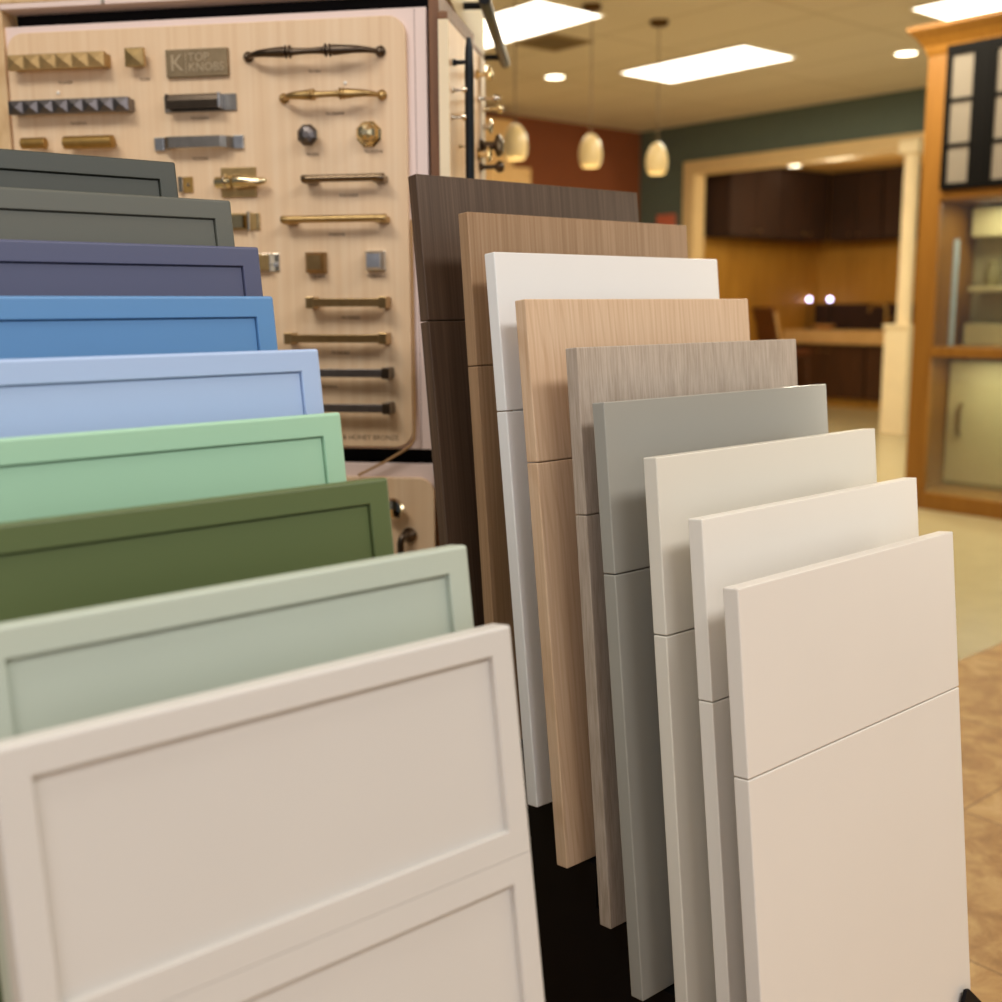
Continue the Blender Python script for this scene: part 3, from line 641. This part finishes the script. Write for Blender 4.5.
# stool with a leaning brown leather back
m_lea = paint('brown_leather', (92, 48, 22), .45)
t = thing('bar_stool', 'dark brown leather-backed stool at the left end of the alcove counter', 'stool', (10.35, 7.40, 0), R(-25))
t.scale = (1, 1, .965)
obj('seat', box(B(), -.21, .21, -.21, .21, .62, .69, .02, 3), m_lea, t, True)
b = B(); prism(b, [(-.20, .72), (-.235, .95), (-.30, 1.14), (-.265, 1.16), (-.20, .97), (-.165, .73)], 'y', -.22, .22, .01); obj('backrest', b, m_lea, t)
for sx in (-1, 1):
    for sy in (-1, 1): obj('leg', tube(B(), [(sx*.17, sy*.17, .63), (sx*.21, sy*.21, 0)], [.02, .015], 10), m_base, t, True)
obj('arm_rail', tube(B(), [(-.25, -.235, 1.10), (-.19, -.24, .80), (-.15, -.225, .70)], .014, 10), m_ct, t, True)
obj('foot_ring', tube(B(), [(.20*math.cos(R(a)), .20*math.sin(R(a)), .25) for a in range(0, 361, 20)], .01, 8), M_abr, t, True)
t = thing('stone_bowl', 'small tan bowl of beads at the edge of the alcove counter beside the stool', 'bowl', (11.3, 7.55, .85))
obj('bowl', lathe(B(), [(.04, 0), (.09, .02), (.13, .06), (.12, .06), (.08, .03), (.02, .02)], (0, 0, 0), 'z', 20), m_ct, t, True)

# ------------------------------------------------------------------ column, strip, sign, honey cabinets by the red wall
m_col = paint('cream_column_paint', (236, 214, 172), .5)
t = thing('column', 'cream fluted column on a square pedestal at the doorway', 'column', (9.2, 5.34, 0))
obj('pedestal', box(B(), -.115, .115, -.115, .115, 0, .93, .006), m_col, t); obj('pedestal_cap', box(B(), -.128, .128, -.128, .128, .9305, .965, .006), m_col, t)
b = B(); N_ = 96
prof = [((.064 - .005*(1 if (k % 6) in (0, 1) else 0))*math.cos(2*math.pi*k/N_), (.064 - .005*(1 if (k % 6) in (0, 1) else 0))*math.sin(2*math.pi*k/N_)) for k in range(N_)]
obj('shaft', prism(b, prof, 'z', .9655, 2.40), m_col, t); obj('capital', box(B(), -.092, .092, -.092, .092, 2.40, 2.52, .012), m_col, t)
t = thing('cabinet_sample_panel', 'narrow dark green panel with three knobs, right behind the column', 'sample panel', (9.2, 5.145, 0))
obj('panel', box(B(), -.01, .01, -.055, .055, 0, 2.40, .004), m_green, t)
for zz in (2.10, 1.82, 1.53): obj('knob', lathe(B(), [(.01, 0), (.008, .02), (.022, .03), (.012, .045)], (-.01, .02, zz), 'x', 14, -1), M_nick, t, True)
t = thing('wall_sign', 'small red sign on the green wall left of the doorway', 'sign', (XW-.015, 8.24, 2.02))
obj('plate', box(B(), 0, .015, -.13, .13, -.08, .07, .004), paint('red_sign', (206, 112, 84), .5), t)
t = thing('honey_wood_cabinet', 'golden wooden cabinet in front of the red wall beside the display wing', 'cabinet', (6.3, 8.2, 0))
obj('body', box(B(), 0, 1.08, 0, .38, 0, 2.42, .005), m_ct, t)
for j in range(2):
    d = obj('door', box(B(), .02+j*.53, .53+j*.53, -.02, 0, .1, 2.38, .003), m_ct, t)
t = thing('honey_wood_cabinet', 'taller golden cabinet box stacked higher behind the leftmost pendant', 'cabinet', (6.2, 8.25, 2.421))
obj('body', box(B(), 0, 1.0, 0, .33, 0, .42, .005), m_ct, t)

# ------------------------------------------------------------------ tall wooden showcase at the right
m_hw = wood('honey_oak_showcase', (138, 89, 20), (152, 100, 26), (164, 110, 35), 40, .06, rough=.5)
m_bd = paint('black_door_paint', (14, 11, 8), .6, .1)
X0 = 5.9; YA, YB = 2.0, 3.365
t = thing('tall_showcase', 'tall honey oak showcase with a black mullioned door above clear glass', 'showcase', (X0, YA, 0))
D_ = .62; W_ = YB-YA
obj('stile', box(B(), 0, .04, W_-.115, W_, 0, 2.45, .004), m_hw, t); obj('stile', box(B(), 0, .04, 0, .115, 0, 2.50, .004), m_hw, t)
obj('side_panel', box(B(), .0405, D_, W_-.02, W_, 0, 2.50), m_hw, t); obj('side_panel', box(B(), .0405, D_, 0, .02, 0, 2.50), m_hw, t)
obj('back_panel', box(B(), D_-.02, D_, .021, W_-.021, 0, 2.5), paint('olive_beige_back', (196, 184, 136), .5), t)
obj('base_rail', box(B(), 0, .04, .1155, W_-.1155, 0, .095, .004), m_hw, t)
obj('middle_rail', box(B(), 0, .04, .1155, W_-.1155, .855, .91, .004), m_hw, t)
obj('upper_rail', box(B(), 0, .04, .1155, W_-.1155, 1.70, 1.745, .004), m_hw, t)
obj('top_rail', box(B(), 0, .04, .1155, W_-.1155, 2.49, 2.50, .001), m_hw, t)
obj('interior_floor', box(B(), .041, D_-.021, .021, W_-.021, .03, .095), m_hw, t); obj('interior_shelf', box(B(), .041, D_-.021, .021, W_-.021, .86, .905), m_hw, t)
obj('interior_shelf', box(B(), .041, D_-.021, .021, W_-.021, 1.705, 1.74), m_hw, t)
# flared crown
b = B(); cr = [(.04, 2.45), (0, 2.45), (-.010, 2.475), (-.016, 2.50), (-.045, 2.54), (-.075, 2.57), (-.085, 2.58), (-.085, 2.60), (.04, 2.60)]
A = [b.verts.new((p[0], -.11+(p[0]+.11 if p[0] < 0 else .11), p[1])) for p in cr]; D = [b.verts.new((p[0], W_+(-p[0] if p[0] < 0 else 0), p[1])) for p in cr]
for i in range(len(cr)): b.faces.new([A[i], A[(i+1) % len(cr)], D[(i+1) % len(cr)], D[i]])
b.faces.new(A); b.faces.new(D[::-1])
# return of the crown along the left end
E2 = [b.verts.new((D_, W_+(-p[0] if p[0] < 0 else 0), p[1])) for p in cr[1:8]]
for i in range(6): b.faces.new([D[i+1], D[i+2], E2[i+1], E2[i]])
bmesh.ops.recalc_face_normals(b, faces=b.faces); obj('crown_moulding', b, m_hw, t)
obj('top_board', box(B(), .0405, D_, 0, W_, 2.50, 2.56), m_hw, t)
# black mullioned doors
m_fro = paint('frosted_glass', (146, 134, 118), .35, .3, .03)
def mdoor(y0, y1, hinge_left):
    d = obj('mullioned_door', B(), m_bd, t)
    b = B(); z_0, z_1 = 1.75, 2.485
    ya, yb = y0+.03, y1-.03
    box(b, -.022, -.001, y0, ya, z_0, z_1); box(b, -.022, -.001, yb, y1, z_0, z_1)
    box(b, -.022, -.001, ya, yb, z_0, z_0+.03); box(b, -.022, -.001, ya, yb, z_1-.05, z_1)
    zz = [1.975, 2.205]
    for q in zz: box(b, -.020, -.004, ya, yb, q-.009, q+.009)
    me = d.data; b.to_mesh(me); b.free()
    lim = [z_0+.03] + zz + [z_1-.05]
    for k in range(3):
        obj('frosted_pane', box(B(), -.012, -.006, ya+.001, yb-.001, lim[k]+(.0095 if k else .001), lim[k+1]-(.0095 if k < 2 else .001)), m_fro, d)
mdoor(3.065-YA, 3.245-YA, True); 
obj('centre_stile', box(B(), -.024, -.001, 3.00-YA, 3.0645-YA, 1.75, 2.485), m_bd, t)
mdoor(2.72-YA, 2.9995-YA, False); mdoor(2.12-YA, 2.715-YA, False)
gl = glass('clear_glass')
obj('glass_pane', box(B(), .015, .021, .116, W_-.116, .911, 1.699), gl, t); obj('glass_pane', box(B(), .015, .021, .116, W_-.116, .096, .854), gl, t)
def interior_fill(name, loc, sx, sy, e):
    l = bpy.data.lights.new(name, 'AREA'); l.shape = 'RECTANGLE'; l.size = sx; l.size_y = sy; l.energy = e; l.color = (1, .93, .78)
    o = bpy.data.objects.new(name, l); C.objects.link(o); o.location = loc
interior_fill('showcase_fill', (6.18, 2.7, 1.69), .15, 1.0, 7); interior_fill('showcase_fill', (6.05, 2.7, .85), .12, 1.0, 4.5)  # unseen area lights added to brighten the showcase interior
m_chrm = paint('bright_rod', (206, 222, 226), .25)
t = thing('towel_bar', 'bright vertical metal bar standing inside the glass of the showcase', 'rod', (6.28, 3.345, .905))
obj('rod', tube(B(), [(0, 0, 0), (0, 0, .3), (0, 0, .6)], .02, 16), m_chrm, t, True)
m_cab = paint('cream_cabinet_paint', (232, 216, 160), .4); m_ol = paint('olive_stone', (140, 126, 76), .5)
t = thing('cream_cabinet_display', 'cream cabinet door display behind the lower glass of the showcase', 'cabinet', (6.28, 2.10, .0952))
obj('door_panel', box(B(), 0, .03, .02, 1.235, .02, .72, .004), m_cab, t); obj('pull_handle', tube(B(), [(-.0, 1.15, .30), (-.03, 1.15, .31), (-.03, 1.15, .46), (0, 1.15, .47)], .012, 10), M_abr, t, True)
obj('plinth', box(B(), 0, .06, .02, 1.235, 0, .019), m_ol, t)
for k, (y0, y1, z_0, z_1, mm, nm, lb) in enumerate(((3.09, 3.30, 1.52, 1.68, m_cab, 'box', 'cream box at the top behind the showcase glass'), (2.25, 3.05, 1.42, 1.55, m_ol, 'stone_sample', 'olive stone sample hanging high behind the showcase glass'))):
    o = obj('display_box' if k == 0 else 'stone_sample', box(B(), 6.36, 6.498, y0, y1, z_0, z_1, .006), mm, label=lb, category='box' if k == 0 else 'stone sample')
t = thing('display_shelf', 'thin cream shelf across the middle behind the showcase glass', 'shelf', (6.30, 2.05, 1.21))
obj('board', box(B(), 0, .198, 0, 1.22, 0, .03, .004), m_cab, t)
for k in range(5):
    o = obj('jar', lathe(B(), [(.03, 0), (.042, .01), (.045, .08), (.03, .11), (.032, .13), (.02, .14)], (6.40, 3.18-k*.13, 1.2405), 'z', 16), [m_ol, m_cab, m_ol, M_gold, m_cab][k], None, True)
    o['label'] = ['olive', 'cream', 'dull green', 'gold-coloured', 'pale cream'][k]+' small jar on the showcase shelf, '+['first', 'second', 'third', 'fourth', 'fifth'][k]+' from the left'; o['category'] = 'jar'; o['group'] = 'jars on the showcase shelf'
o = obj('cream_drawer_box', box(B(), 6.34, 6.49, 2.1, 3.30, .906, 1.03, .006), m_cab, label='low cream drawer front at the bottom behind the upper showcase glass', category='drawer')
